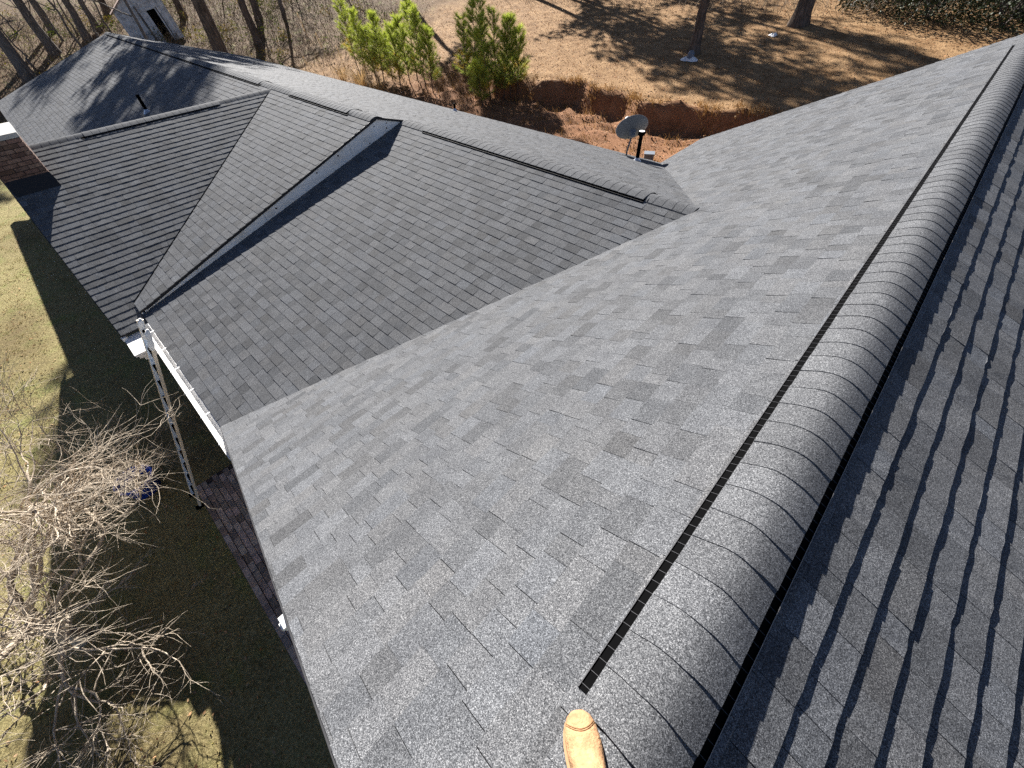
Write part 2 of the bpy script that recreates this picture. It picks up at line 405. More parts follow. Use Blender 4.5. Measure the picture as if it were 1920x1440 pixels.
# ------------------------------------------------------------------ ridges: caps and vents
def ridge(P, Q, kL, kR, vents, single=True, name_label=None, seed=1, step=.1435, first=None):
    """P -> Q along the ridge, left slope kL, right slope kR (fall per metre); vents = [(from, to)] in metres from P"""
    g = random.Random(seed); P, Q = Vector(P), Vector(Q); a = (Q-P).normalized(); L = (Q-P).length
    lat = Vector((a.y, -a.x, 0))         # to the right of the walking direction
    def prof(t, c, r, lift=0):
        # c: crown height, r: height of the cap edge above the shingles, rounded crown
        k = kR if t > 0 else kL; hw_ = .153
        q = abs(t)/hw_; return c - max(c + k*hw_ - r, .012)*(math.sqrt(q*q+.3025)-.55)/.591 + lift
    joined = MB(); EH = .026 if seed == 3 else .029
    def cap_piece(s0, s1, hw, c, r, thick):
        nq = 12 if seed == 3 else 6; ts = [hw*q/nq for q in range(-nq, nq+1)]; vs = []; m = len(ts); sk = g.uniform(-.006, .006); ph = g.random()*6; jit = [sk*t/hw+.0015*math.sin(ph+t*40) for t in ts]; dr = g.uniform(-.012, .012)
        for s, lf in ((s0, thick), (s1+.012, 0.0)):
            for i, t in enumerate(ts): vs.append(P + a*(s+(jit[i] if s == s0 else 0)) + lat*(t*(1+dr)) + Vector((0, 0, prof(t, c, r, lf))))
        for i, t in enumerate(ts): vs.append(P + a*(s0+jit[i]) + lat*(t*(1+dr)) + Vector((0, 0, prof(t, c, r, -.004))))
        for i, t in enumerate(ts): vs.append(P + a*(s1+.012) + lat*t + Vector((0, 0, prof(t, c, r, -.004))))
        fs = [(i, i+1, m+i+1, m+i) for i in range(m-1)] + [(2*m+i, 2*m+i+1, i+1, i) for i in range(m-1)]
        fs += [(2*m+i+1, 2*m+i, 3*m+i, 3*m+i+1) for i in range(m-1)] + [(0, m, 3*m, 2*m), (m-1, 2*m-1, 4*m-1, 3*m-1)]
        tone = g.gauss(1.0, .06); tint = (tone, tone, tone*1.01)
        if single:
            hpart(mesh_obj('ridge_cap', vs, fs, M_SH, smooth=False, cols=[tint]*len(fs)))
        else: joined.add(vs, fs, tint)
    s = 0.0
    km = (kL+kR)/2
    while s < L-.02:
        e = min(s+(first if first and s == 0 else step), L); inv = any(v0-.001 <= s < v1-.02 for v0, v1 in vents)
        if inv: cap_piece(s, e, .153, .014, EH, .0042)
        else: cap_piece(s, e, .150, .011, .010, .0036)
        s = e
    if not single:
        o = hpart(joined.build('ridge_cap_run', M_SH, cols=True)); o['kind'] = 'stuff'
    for v0, v1 in vents:
        vb = MB(); ribs = MB(); lips = []
        p0, p1 = P+a*(v0+.045), P+a*v1
        for sgn, k in ((-1, kL), (1, kR)):
            zf = lambda t: -k*t
            def X(Pt, t, z): return Pt + lat*(sgn*t) + Vector((0, 0, z))
            # body wall under the cap edge, flat baffle outside it and an upturned lip
            ring = [(.05, -k*.05+.006), (.145, prof(sgn*.145, .014, EH)-.006), (.147, zf(.147)+.0145), (.183, zf(.183)+.0145), (.183, zf(.183)+.019), (.186, zf(.186)+.019), (.186, zf(.186)-.002), (.05, zf(.05)-.002)]
            n = len(ring); vs = [X(p0, t, z) for t, z in ring] + [X(p1, t, z) for t, z in ring]
            vb.add(vs, [(i, (i+1) % n, n+(i+1) % n, n+i) for i in range(n)] + [tuple(range(n)), tuple(range(2*n-1, n-1, -1))])
            sp = v0+.06
            while sp < v1-.01 and seed == 3:
                q0, q1 = P+a*sp, P+a*(sp+.0013)
                zt = .0168
                vs = [X(q0, .150, zf(.150)+zt), X(q0, .1829, zf(.1829)+zt), X(q1, .1829, zf(.1829)+zt), X(q1, .150, zf(.150)+zt)]
                vs += [X(q0, .150, zf(.150)+.0135), X(q0, .1829, zf(.1829)+.0135), X(q1, .1829, zf(.1829)+.0135), X(q1, .150, zf(.150)+.0135)]
                ribs.add(vs, [(0, 1, 2, 3), (0, 4, 5, 1), (3, 2, 6, 7), (1, 5, 6, 2)]); sp += .0465
            lip = MB(); lv = [X(Pt, t, z) for Pt in (p0, p1) for t, z in ((.1834, zf(.1834)+.0191), (.1857, zf(.1857)+.0191), (.1857, zf(.1857)+.0203), (.1834, zf(.1834)+.0203))]
            lip.add(lv, [(i, (i+1) % 4, 4+(i+1) % 4, 4+i) for i in range(4)]); lips.append((sgn, lip))
        # closed end plates
        for Pt, dd in ((P+a*(v0+.004), 0), (p1, 0)):
            ts = [-.146+.292*i/10 for i in range(11)]
            top = [Pt+lat*t+Vector((0, 0, prof(t, .014, EH)-.006)) for t in ts]
            bot = [Pt+lat*t+Vector((0, 0, -(kR if t > 0 else kL)*abs(t)-.002)) for t in ts]
            vb.add(top+bot, [(i, i+1, 11+i+1, 11+i) for i in range(10)])
        o = hpart(vb.build('ridge_vent', M_BLK)); o['label'] = name_label or 'black plastic ridge vent under the caps'
        for sgn, lip in lips:
            l_ = lip.build('vent_lip', M_LIP if sgn > 0 else M_FIN); l_.parent = o  # right lip paler: its sunlit edge is in the colour
        if ribs.v:
            r_ = ribs.build('vent_rib_row', M_FIN); r_.parent = o; r_['kind'] = 'stuff'
V0 = -.359
ridge((0, Y0, 0), (0, Y1, 0), TA, TB, [(V0-Y0, Y1-1.05-Y0)], True, 'black vent strip along the near ridge', 3, first=.074)
ridge((X2-.02, YR2, ZR2), (XS+.04, YR2, ZR2), TC, TD, [(.66, 5.72)], True, 'black vent strip on the middle ridge', 5)
ridge((XS+.035, YR3, ZR3), (-13.45, YR3, ZR3), TE, TD, [(.75, 3.45)], True, 'short vent strip on the raised ridge', 8)
ridge((-13.45, YR3, ZR3), (XW, YR3, ZR3), TE, TD, [(.35, 16.6)], False, 'vent strip on the far ridge', 9, .16)
ridge((XF, YF, ZF), (XF, yFv+.1, ZF), TF, TF, [(1.46, 4.25)], True, 'vent strip on the cross gable ridge', 11)

# ------------------------------------------------------------------ fascia, eaves, gutters, walls
def boards():
    """raised rake: three primed boards with knots, butted end to end"""
    def zt(y): return (ZR3-TE*(YR3-y)) if y <= YR3 else ZR2+TD*(YR2-y)
    def zb(y): return ZR2-TC*(YR2-y)
    cuts = [(Y0+.06, 1.55), (1.556, 3.62), (3.626, YR2-.03)]
    for i, (a, b) in enumerate(cuts):
        ys = [a] + ([YR3] if a < YR3 < b else []) + [b]; m = MB(); vs = []
        for x in (XS-.03, XS+.012):
            vs += [(x, y, zt(y)-.036) for y in ys] + [(x, y, zb(y)-.02) for y in reversed(ys)]
        n = len(ys)*2; m.add(vs, [tuple(range(n)), tuple(range(2*n-1, n-1, -1))] + [(k, (k+1) % n, n+(k+1) % n, n+k) for k in range(n)])
        o = hpart(m.build('fascia_board', M_WOOD)); o['label'] = 'white primed rake board with knots'
        kg = random.Random(i+4)
        for _ in range(4):
            y = kg.uniform(a+.2, b-.2); z0, z1 = zb(y)+.03, zt(y)-.06
            if z1-z0 < .03: continue
            z = kg.uniform(z0, z1); r = kg.uniform(.006, .016); kb = MB()
            vs = [(XS+.0135, y+r*math.cos(q*math.pi/4)*1.3, z+r*math.sin(q*math.pi/4)) for q in range(8)]
            vs += [(XS+.0115, v[1], v[2]) for v in vs]
            kb.add(vs, [tuple(range(8))] + [(q, (q+1) % 8, 8+(q+1) % 8, 8+q) for q in range(8)])
            k_ = kb.build('knot', M_KNOT); k_.parent = o
boards()
def strip(name, mat, pts, off_a, off_b, label=None):
    """a bar that follows pts with rectangular section between two offsets"""
    m = MB(); p0, p1 = Vector(pts[0]), Vector(pts[1]); a, b = Vector(off_a), Vector(off_b)
    corners = [(a.x, a.y, a.z), (b.x, b.y, a.z), (b.x, b.y, b.z), (a.x, a.y, b.z)]
    vs = [p0+Vector(c) for c in corners] + [p1+Vector(c) for c in corners]
    m.add(vs, [(0,1,2,3), (7,6,5,4)] + [(i, (i+1) % 4, 4+(i+1) % 4, 4+i) for i in range(4)])
    o = hpart(m.build(name, mat))
    if label: o['label'] = label
    return o
# drip edges and barge boards along the rakes
for P, Q, dy in ((A(XE_, Y0), A(0, Y0), -1), (B(0, Y0), B(5.2, Y0), -1), (A(XE_, Y1), A(0, Y1), 1), (B(0, Y1), B(5.2, Y1), 1), (FF(XF, YF), FF(XFB, YF), -1), (F2(XF, YF), F2(2*XF-XFB, YF), -1)):
    strip('drip_edge', M_DRIP, (P, Q), (0, dy*.002, -.05), (0, dy*.012, -.004))
    strip('barge_board', M_WHITE, (P, Q), (0, -dy*.03, -.20), (0, dy*.001, -.038))
for P, Q, dx in ((EE(XW, Y0), EE(XW, YR3), -1), (DD(XW, YR3), DD(XW, YD), -1)):
    strip('barge_board', M_WHITE, (P, Q), (-.001, 0, -.2), (.03, 0, -.038))
strip('drip_edge', M_DRIP, (EE(XS, Y0+.1), EE(XS, YR3)), (.036, 0, -.045), (.048, 0, .002))
strip('drip_edge', M_DRIP, (EE(XS, YR3), DD(XS, YR2)), (.036, 0, -.035), (.048, 0, .006))
for P, Q, dy in ((CC(XS, Y0), CC(XE_+.02, Y0), 1), (EE(XW, Y0), EE(XS, Y0), 1), (DD(XW, YD), DD(XE_, YD), -1)):
    strip('eave_board', M_WHITE, (P, Q), (0, dy*.002, -.19), (0, dy*.03, -.038))
strip('eave_board', M_WHITE, (A(XE_, YD), A(XE_, Y1)), (.002, 0, -.19), (.03, 0, -.038))
def gutter(P, Q, out, label, straps):
    """K-style gutter: outer face, bottom, back and an open top with hangers"""
    P, Q, out = Vector(P), Vector(Q), Vector(out); a = (Q-P).normalized(); m = MB()
    prof_ = [(.002, -.005), (.002, -.115), (.075, -.115), (.085, -.07), (.118, -.035), (.118, -.006), (.106, -.006), (.106, -.034), (.074, -.068), (.066, -.106), (.010, -.106), (.010, -.005)]
    n = len(prof_); vs = [Pt + out*o_ + Vector((0, 0, z)) for Pt in (P, Q) for o_, z in prof_]
    m.add(vs, [(i, (i+1) % n, n+(i+1) % n, n+i) for i in range(n)] + [tuple(range(n)), tuple(range(2*n-1, n-1, -1))])
    for Pt, s in ((P, -1), (Q, 1)):
        vs = [Pt+a*(.002*s)+out*o_+Vector((0, 0, z)) for o_, z in prof_[:6]] ; m.add(vs, [tuple(range(6))])
    g_ = hpart(m.build('gutter', M_WHITE)); g_['label'] = label
    L = (Q-P).length
    for k in range(straps):
        c = P + a*(L*(k+.5)/straps); b = MB()
        vs = [c+a*(s*.011)+out*o_+Vector((0, 0, z)) for s in (-1, 1) for o_, z in ((-.01, .012), (.10, .003), (.124, -.004), (.124, -.008), (.10, -.002), (-.01, .006))]
        b.add(vs, [(i, (i+1) % 6, 6+(i+1) % 6, 6+i) for i in range(6)] + [tuple(range(6)), tuple(range(11, 5, -1))])
        s_ = b.build('gutter_hanger', M_WHITE); s_.parent = g_
    return g_
gutter((XS+.35, Y0-.004, ZE+.004), (-4.62, Y0-.004, ZE-.012), (0, -1, 0), 'white gutter along the eave beside the ladder', 6)
ds = MB()
for (p, q) in (((-4.95, -1.07, -2.74), (-4.95, -1.07, -2.86)), ((-4.95, -1.07, -2.86), (-5.12, -.80, -3.10)), ((-5.12, -.80, -3.10), (-5.12, -.74, -5.45)), ((-5.12, -.74, -5.45), (-5.12, -1.0, -5.56))):
    ds.tube([p, q], .045, 4)
hpart(ds.build('downspout', M_WHITE))
# boxed cornice return at the foot of the cross gable
cr_ = MB(); zt_ = ZFB-.05
cx0, cx1, cy0, cy1 = XFB-.04, -8.06, YF-.01, Y0-.135
cr_.add([(cx0, cy0, zt_-.02), (cx1, cy0, zt_-.06), (cx1, cy1, zt_-.06), (cx0, cy1, zt_-.02), (cx0, cy0, zt_-.10), (cx1, cy0, zt_-.10), (cx1, cy1, zt_-.10), (cx0, cy1, zt_-.10)], [(0, 1, 2, 3), (7, 6, 5, 4), (0, 4, 5, 1), (1, 5, 6, 2), (2, 6, 7, 3), (3, 7, 4, 0)])
cr_.box((cx0, cy0+.03, zt_-.17), (cx1-.04, cy1, zt_-.101)); cr_.box((cx0, cy0+.07, zt_-.26), (cx1-.09, cy1, zt_-.171)); cr_.box((cx0, cy0-.02, zt_-.055), (cx0+.06, cy0+.05, zt_+.01))
o = hpart(cr_.build('cornice_return', M_WHITE)); o['label'] = 'white boxed eave return with stepped moulding'
wt = MB(); P_ = Vector(A(-1.42, Y0)); wt.box((P_.x-.035, Y0-.045, P_.z-.075), (P_.x+.035, Y0-.013, P_.z-.035)); wt.box((P_.x-.02, Y0-.06, P_.z-.085), (P_.x+.02, Y0-.045, P_.z-.06))
o = hpart(wt.build('trim_bracket', M_WHITE)); o['label'] = 'small white bracket on the near rake edge'
# walls
def wall(pts, label=None):
    m = MB(); n = len(pts)//2; m.add(pts, [tuple(range(n)), tuple(range(2*n-1, n-1, -1))] + [(i, (i+1) % n, n+(i+1) % n, n+i) for i in range(n)])
    return hpart(m.build('wall', M_BRICK, cols=True))
ZG = -5.75
def gable_y(y, th, x0, x1, xr, zr, k):
    f = lambda x: zr-k*abs(x-xr)-.05
    q = [(x0, ZG), (x1, ZG), (x1, f(x1)), (xr, f(xr)), (x0, f(x0))]
    wall([(x, y, z) for x, z in q] + [(x, y+th, z) for x, z in q])
gable_y(Y0+.30, .2, -4.8, 4.8, 0, 0, TA); gable_y(Y1-.5, .2, -4.8, 4.8, 0, 0, TA)
gable_y(YF+.30, .2, 2*XF-XFB+.4, XFB-.4, XF, ZF, TF)
def wbox(lo, hi):
    m = MB(); m.box(lo, hi); return hpart(m.build('wall', M_BRICK, cols=True))
wbox((XW+.3, Y0+.45, ZG), (-4.8, Y0+.65, ZE-.12)); wbox((XW+.3, YD-.65, ZG), (-4.8, YD-.45, ZE-.05)); wbox((4.6, Y0+.5, ZG), (4.8, Y1-.5, -2.55)); wbox((-4.8, YD-.44, ZG), (-4.6, Y1-.5, ZE-.05))
xm = XW+.3
wall([(xm, Y0+.66, ZG), (xm, YD-.66, ZG), (xm, YD-.66, -2.57), (xm, YR3, ZR3-.06), (xm, Y0+.66, -2.5), (xm+.2, Y0+.66, ZG), (xm+.2, YD-.66, ZG), (xm+.2, YD-.66, -2.57), (xm+.2, YR3, ZR3-.06), (xm+.2, Y0+.66, -2.5)])

# ------------------------------------------------------------------ chimney
CX0, CX1, CY0, CY1, CZT = -13.16, -12.20, -1.42, -.76, -.50
ch = MB(); ch.box((CX0+.008, CY0+.008, ZG), (CX1-.008, CY1-.008, CZT-.02)); cho = hpart(ch.build('chimney', M_MORT)); cho['label'] = 'brown brick chimney with a pale concrete cap'
br_meshes = {}
def brick_box(name, lo, hi, mat, parent, g):
    k = g.uniform(.55, 1.35); tint = (k*g.uniform(.95, 1.06), k, k*g.uniform(.94, 1.04))
    m = MB(); b = .004
    (x0, y0, z0), (x1, y1, z1) = lo, hi
    vs = [(x0,y0,z0),(x1,y0,z0),(x1,y1,z0),(x0,y1,z0),(x0,y0,z1),(x1,y0,z1),(x1,y1,z1),(x0,y1,z1)]
    m.add(vs, [(3,2,1,0),(4,5,6,7),(0,1,5,4),(1,2,6,5),(2,3,7,6),(3,0,4,7)], tint)
    o = m.build(name, mat, parent, cols=True); return o
bg_ = random.Random(5)
z = CZT-.085; row = 0
while z > -2.6:
    for face in ('x', 'y'):
        if face == 'y' and z < -1.75: continue
        lo, hi = (CY0, CY1) if face == 'x' else (CX0, CX1); q = hi - (.103 if row % 2 else .185) if face == 'x' else lo + (.103 if row % 2 else .185)
        edges = [hi]; q = hi - (.100 if row % 2 else .203)
        while q > lo+.04: edges.append(q); q -= .208
        edges.append(lo)
        for b1, a1 in zip(edges, edges[1:]):
            j = bg_.uniform(-.002, .003)
            if face == 'x': brick_box('brick', (CX1-.05, a1+.005, z-.058), (CX1+j, b1-.005 if b1 < hi else b1-.0, z), M_BRICK, cho, bg_)
            else: brick_box('brick', (a1+.005, CY1-.05, z-.058), (b1-.055 if b1 == hi else b1-.005, CY1+j*.5, z), M_BRICK, cho, bg_)
    z -= .0685; row += 1
# the chimney is a direct part of the house, its bricks hang below it in world coordinates
cc = MB(); cc.box((CX0-.015, CY0-.015, CZT-.075), (CX1+.012, CY1+.012, CZT)); c_ = cc.build('concrete_cap', M_CONC); c_.parent = cho
fl = MB()
zf1 = ZF-TF*(CX1-XF)
fl.add([(CX1+.004, CY0, zf1+.16), (CX1+.004, CY1+.004, zf1+.16), (CX1+.17, CY1+.02, zf1-TF*.17+.014), (CX1+.17, CY0, zf1-TF*.17+.014), (CX1+.006, CY0, zf1+.01), (CX1+.006, CY1+.02, zf1+.01)],
       [(0, 1, 5, 4), (4, 5, 2, 3), (0, 3, 2, 1)])
f_ = fl.build('flashing', M_DRIP); f_.parent = cho

# ------------------------------------------------------------------ plumbing vent pipes
def vent_pipe(P, h, r, label, ring=False):
    P = Vector(P); m = MB(); m.tube([P+Vector((0, 0, -.05)), P+Vector((0, 0, h))], r, 14, caps=False); m.tube([P+Vector((0, 0, h-.002)), P+Vector((0, 0, h-.03))], r*.86, 14)
    o = hpart(m.build('vent_pipe', M_BLK)); o['label'] = label
    c = MB(); c.lathe([(r*2.6, -.03), (r*1.5, .035), (r*1.03, .075)], 16, Matrix.Translation(P)); k = c.build('pipe_collar', M_ALU); k.parent = o
    if ring:
        c = MB(); c.lathe([(r*.3, .0), (r*1.75, 0), (r*1.85, -.03), (r*1.75, -.075), (r*1.1, -.08)], 18, Matrix.Translation(P+Vector((0, 0, h+.01)))); k = c.build('pipe_hood', M_BLK, smooth=False); k.parent = o
        c = MB(); c.lathe([(0.001, .004), (r*1.45, .004), (r*1.45, .001)], 18, Matrix.Translation(P+Vector((0, 0, h+.012)))); k = c.build('hood_lid', M_WHITE); k.parent = o
vent_pipe(DD(-5.36, 9.07), .62, .045, 'black vent pipe beside the satellite dish', True)
vent_pipe(DD(-12.79, 9.69), .22, .035, 'small vent pipe near the rear eave')
vent_pipe(EE(-17.47, 2.06), .42, .045, 'vent pipe behind the cross gable ridge')

# ------------------------------------------------------------------ satellite dish on the rear slope
def dish():
    P = Vector(DD(-5.98, 9.62)); root = empty('satellite_dish', P)
    tag(root, 'grey satellite dish on a bent mast at the rear eave', 'satellite dish')
    f = MB(); f.box((-.07, -.10, .0), (.07, .10, .012), Matrix.Rotation(-math.atan(TD), 4, 'X')); f.build('mount_foot', M_DRIP, root)
    mast = [(0, 0, 0), (0, 0, .12), (.015, .02, .24), (.03, .05, .40)]
    m = MB(); m.tube(mast, .021, 10); m.build('mast', M_GBOX, root, True)
    look = Vector((-.62, .56, .55)).normalized(); rot = look.to_track_quat('Z', 'X').to_matrix().to_4x4()
    M = Matrix.Translation(Vector((.0, .10, .55))) @ rot
    d = MB(); rr = [0.001, .06, .12, .18, .24, .33, .385, .392, .385, .33, .24, .18, .12, .06, .001]
    prof_ = [(r, .55*r*r+(.006 if i > 6 else 0)) for i, r in enumerate(rr)]
    d.lathe(prof_, 36, M); d.build('reflector', M_GBOX, root, True)
    b = MB(); b.box((-.05, -.07, -.10), (.05, .07, .0), M); b.box((-.035, -.045, -.16), (.035, .045, -.09), M); b.build('bracket', M_GBOX2, root)
    a = MB(); p0 = M @ Vector((-.30, 0, .02)); p1 = M @ Vector((-.18, 0, .48)); a.tube([M @ Vector((-.05, 0, -.05)), p0, p1], .013, 8); a.build('feed_arm', M_GBOX2, root)
    l = MB(); q = (M @ Vector((0, 0, .30)) - p1).normalized()
    rq = q.to_track_quat('Z', 'Y').to_matrix().to_4x4(); l.lathe([(.001, -.08), (.045, -.08), (.05, .0), (.065, .02), (.065, .055), (.001, .065)], 16, Matrix.Translation(p1) @ rq)
    l.build('feed_horn', M_WHITE, root, True)
M_GBOX = flat('grey_powder_coat', (.13, .145, .165), .5, .3); M_GBOX2 = flat('grey_steel', (.16, .18, .21), .5, .4)
dish()
# grey box on the ground behind the rear gutter
bx = empty('utility_box', (-8.75, 16.3, gz(-8.75, 16.3)), (0, 0, .5)); tag(bx, 'small grey utility box on the clay behind the rear gutter', 'box')
m = MB(); m.box((-.19, -.16, -.05), (.19, .16, .45)); m.build('cabinet', M_GBOX, bx); m = MB(); m.box((-.21, -.18, .45), (.21, .18, .49)); m.build('lid', M_GBOX2, bx)

# ------------------------------------------------------------------ ladder against the gutter
M_WEB = flat('sky_tinted_web', (.60, .70, .82), .35, .5)  # sky reflection on the metal painted as a flat blue
def ladder():
    foot = Vector((-7.27, -2.37, -5.6)); d = Vector((0, .361, .9326)).normalized(); out = Vector((0, -d.z, d.y)); L = 3.78
    foot.z = gz(foot.x, foot.y)+.01
    root = empty('ladder', foot); tag(root, 'pale metal ladder with dark rungs leaning on the white gutter', 'ladder')
    X = Vector((1, 0, 0))
    def bar(name, mat, x0, x1, o0, o1, s0, s1, parent=root):
        m = MB(); vs = [X*x + out*o_ + d*s_ for s_ in (s0, s1) for x, o_ in ((x0, o0), (x1, o0), (x1, o1), (x0, o1))]
        m.add(vs, [(3, 2, 1, 0), (4, 5, 6, 7)] + [(i, (i+1) % 4, 4+(i+1) % 4, 4+i) for i in range(4)]); return m.build(name, mat, parent)
    for sx in (-.185, .185):
        sg = 1 if sx > 0 else -1
        dp = .020 if sg > 0 else .040
        r = bar('rail', M_GOLD, sx-.013, sx+.013, -dp, dp, 0, L)
        bar('rail_web', M_WEB, sx-sg*.0175, sx-sg*.0135, -dp+.008, dp-.008, .02, L-.02, r)
        bar('rubber_foot', M_BLK, sx-.03, sx+.03, -.07, .07, -.02, .03, r)
        # white lumps added as the sunlit glare on the rail tops
        c = MB(); g = random.Random(int(sx*100))
        c.tube([X*sx + d*(L-.34+k*.06) + Vector((g.uniform(-.012, .012), g.uniform(-.012, .012), 0)) for k in range(7)], [.018, .034, .040, .030, .042, .034, .016], 9)
        c.build('rail_top_glare', M_WHITE, root, True)
    k = .26
    while k < L-.05:
        m = MB(); m.tube([X*-.185 + d*k, X*.185 + d*k], .019, 8); m.build('rung', M_BLK, root, True); k += .305  # shade on the rungs painted in as black
ladder()

# ------------------------------------------------------------------ blue tub
tz = gz(-8.35, -2.98)
tub = empty('plastic_tub', (-8.35, -2.98, tz)); tag(tub, 'round blue plastic tub of dark leaves on the shaded lawn', 'tub')
M_BLUE = flat('blue_plastic', (.02, .10, .62), .35, .5)
m = MB(); m.lathe([(.001, .0), (.25, 0), (.30, .34), (.33, .345), (.33, .38), (.295, .38), (.285, .35), (.245, .05), (.001, .05)], 32); m.build('tub_wall', M_BLUE, tub, True)
for sx in (-1, 1):
    m = MB(); m.tube([(sx*.32, -.08, .33), (sx*.38, -.06, .32), (sx*.38, .06, .32), (sx*.32, .08, .33)], .013, 6); m.build('handle', M_BLUE, tub, True)
m = MB(); g = random.Random(3)
for _ in range(260):
    a, r = g.uniform(0, 6.28), .245*math.sqrt(g.random()); c = Vector((r*math.cos(a), r*math.sin(a), .16+g.uniform(0, .05)))
    u = Vector((g.gauss(0, 1), g.gauss(0, 1), g.gauss(0, .4))).normalized()*.035; v = u.orthogonal().normalized()*.025
    k = g.uniform(.1, .4); m.add([c-u, c+v, c+u, c-v], [(0, 1, 2, 3)], (k, k, k))
o = m.build('dead_leaves', M_LEAF, tub, cols=True); o['kind'] = 'stuff'

# ------------------------------------------------------------------ brick walk beside the gable
walk = mesh_obj('brick_walk', *(lambda q: (q.v, q.f))((lambda q: (q.box((-7.6, -2.30, -5.72), (4.5, -.7, -5.575)), q)[1])(MB())), M_MORT2)
tag(walk, 'brown brick walk with a plain border under the near gable', 'path', kind='structure')
g = random.Random(21); x = -7.58; nb = 0
while x < -2.2:                                      # border laid end to end
    brick_box('brick', (x+.004, -2.292, -5.66), (x+.204, -2.198, -5.553+g.uniform(-.004, .004)), M_PAVER, walk, g); x += .209
for r in range(12):
    x = -7.58 + (.1 if r % 2 else 0) + g.uniform(-.02, .02); y = -2.192 + r*.107
    while x < -2.9+r*-.12:
        brick_box('brick', (x+.004, y+.003, -5.66), (x+.200, y+.100, -5.565+g.uniform(-.005, .004)), M_PAVER, walk, g); x += .207

# ------------------------------------------------------------------ the photographer's boot
def boot():
    ax = Vector((.76, -.65, 0)); toe = Vector((-.148, -.372, 0))
    slope = TA*ax.x; d = Vector((ax.x, ax.y, slope)).normalized(); side = Vector((ax.y, -ax.x, 0)).normalized()
    nrm = side.cross(d); nrm = -nrm if nrm.z < 0 else nrm
    base = Vector((toe.x, toe.y, TA*toe.x+.022))
    root = empty('person', base); tag(root, 'person standing in a tan leather work boot at the ridge vent end', 'person')
    secs = [(0, .004, .018, .012), (.006, .022, .034, .008), (.02, .036, .047, .004), (.045, .046, .058, .001), (.075, .050, .064, 0), (.105, .050, .068, 0), (.14, .047, .082, 0), (.17, .043, .105, 0), (.185, .040, .125, 0), (.25, .038, .125, 0), (.285, .032, .115, 0), (.30, .012, .09, .01)]
    m = MB(); vs = []; nn = 18
    for s, wv, hv, lo in secs:
        for k in range(nn):
            a = 2*math.pi*k/nn; cx, cy = math.cos(a), math.sin(a)
            x = wv*math.copysign(abs(cx)**.75, cx); z = (hv*.42 + (hv*.58*abs(cy)**.8 if cy > 0 else -(hv*.42-lo)*abs(cy)**.35))
            vs.append(d*s + side*x + nrm*z)
    fs = [(i*nn+k, i*nn+(k+1) % nn, (i+1)*nn+(k+1) % nn, (i+1)*nn+k) for i in range(len(secs)-1) for k in range(nn)]
    fs += [tuple(range(nn)), tuple(range((len(secs)-1)*nn, len(secs)*nn))]
    m.add(vs, fs); an = d*.235 + nrm*.10
    m.tube([an - nrm*.03, an + Vector((0, 0, .06)), an + Vector((0, 0, .14)), an+Vector((0, 0, .20))], [.042, .044, .048, .052], 16)
    m.build('boot', M_TAN, root, True)
    so_ = MB(); vs = []
    for s, wv, hv, lo in secs: vs += [d*s + side*(wv+.005), d*s - side*(wv+.005), d*s + side*(wv+.004) - nrm*.02, d*s - side*(wv+.004) - nrm*.02]
    fs = []
    for i in range(len(secs)-1):
        q = i*4; fs += [(q, q+1, q+5, q+4), (q+2, q+6, q+7, q+3), (q, q+4, q+6, q+2), (q+1, q+3, q+7, q+5)]
    fs += [(0, 2, 3, 1), (len(vs)-4, len(vs)-3, len(vs)-1, len(vs)-2)]
    so_.add(vs, fs); so_.build('sole', M_SOLE, root)
    # toe-cap seam and a worn crease
    def over(sx, s, lift):
        for i in range(len(secs)-1):
            if secs[i][0] <= s <= secs[i+1][0]:
                f = (s-secs[i][0])/(secs[i+1][0]-secs[i][0]); wv = secs[i][1]+f*(secs[i+1][1]-secs[i][1]); hv = secs[i][2]+f*(secs[i+1][2]-secs[i][2])
        cx = max(-.98, min(.98, sx)); xx = wv*cx; cy = math.sqrt(max(0, 1-abs(cx)**(2/.75)))
        return d*s + side*xx + nrm*(hv*.42+hv*.58*cy**.8+lift)
    for off in (.0, .005):
        t_ = MB(); t_.tube([over(-.93+1.86*i/14, .052+off-.030*((-.93+1.86*i/14)**2)+.012, .0006) for i in range(15)], .0011, 5); t_.build('toe_seam', M_SEAM, root)
    lg = MB(); lg.tube([an+Vector((0, 0, .10)), an+Vector((.02, -.03, .22)), an+Vector((.05, -.09, .36))], [.057, .058, .062], 16); lg.build('trouser_leg', M_JEAN, root, True)
M_TAN = flat('tan_leather', (.38, .22, .115), .85, .12, nz=.38, nscale=26, bumps=.5, bscale=160); M_SOLE = flat('boot_sole', (.30, .19, .10), .8, .2)
M_SEAM = flat('stitching', (.20, .11, .05), .8, .2); M_JEAN = flat('denim', (.05, .07, .12), .9, .1)
boot()

# ------------------------------------------------------------------ vegetation
def branchy(g, start, dirv, length, rad, level, out, maxlevel, gravity=.05, wig=.35, spread=.8, kids=(4, 7)):
    seg = max(4, int(length/.10)); p = Vector(start); d = Vector(dirv).normalized(); pts = [p.copy()]; rs = [rad]
    step = length/seg; spots = []
    for i in range(seg):
        d = (d + Vector((g.gauss(0, wig), g.gauss(0, wig), g.gauss(0, wig)+gravity))*.5).normalized(); p = p + d*step
        pts.append(p.copy()); rs.append(rad*(1-.68*(i+1)/seg)); spots.append((p.copy(), d.copy(), rs[-1]))
    out.append((level, pts, rs))
    if level < maxlevel:
        for _ in range(g.randint(*kids)):
            i = g.randint(int(seg*.25), seg-1); q, dd, rr = spots[i]
            nd = (dd + Vector((g.gauss(0, spread), g.gauss(0, spread), g.gauss(0, spread*.6)))).normalized()
            branchy(g, q, nd, length*g.uniform(.42, .68), max(rr*.72, .0027), level+1, out, maxlevel, gravity, wig, spread, kids)
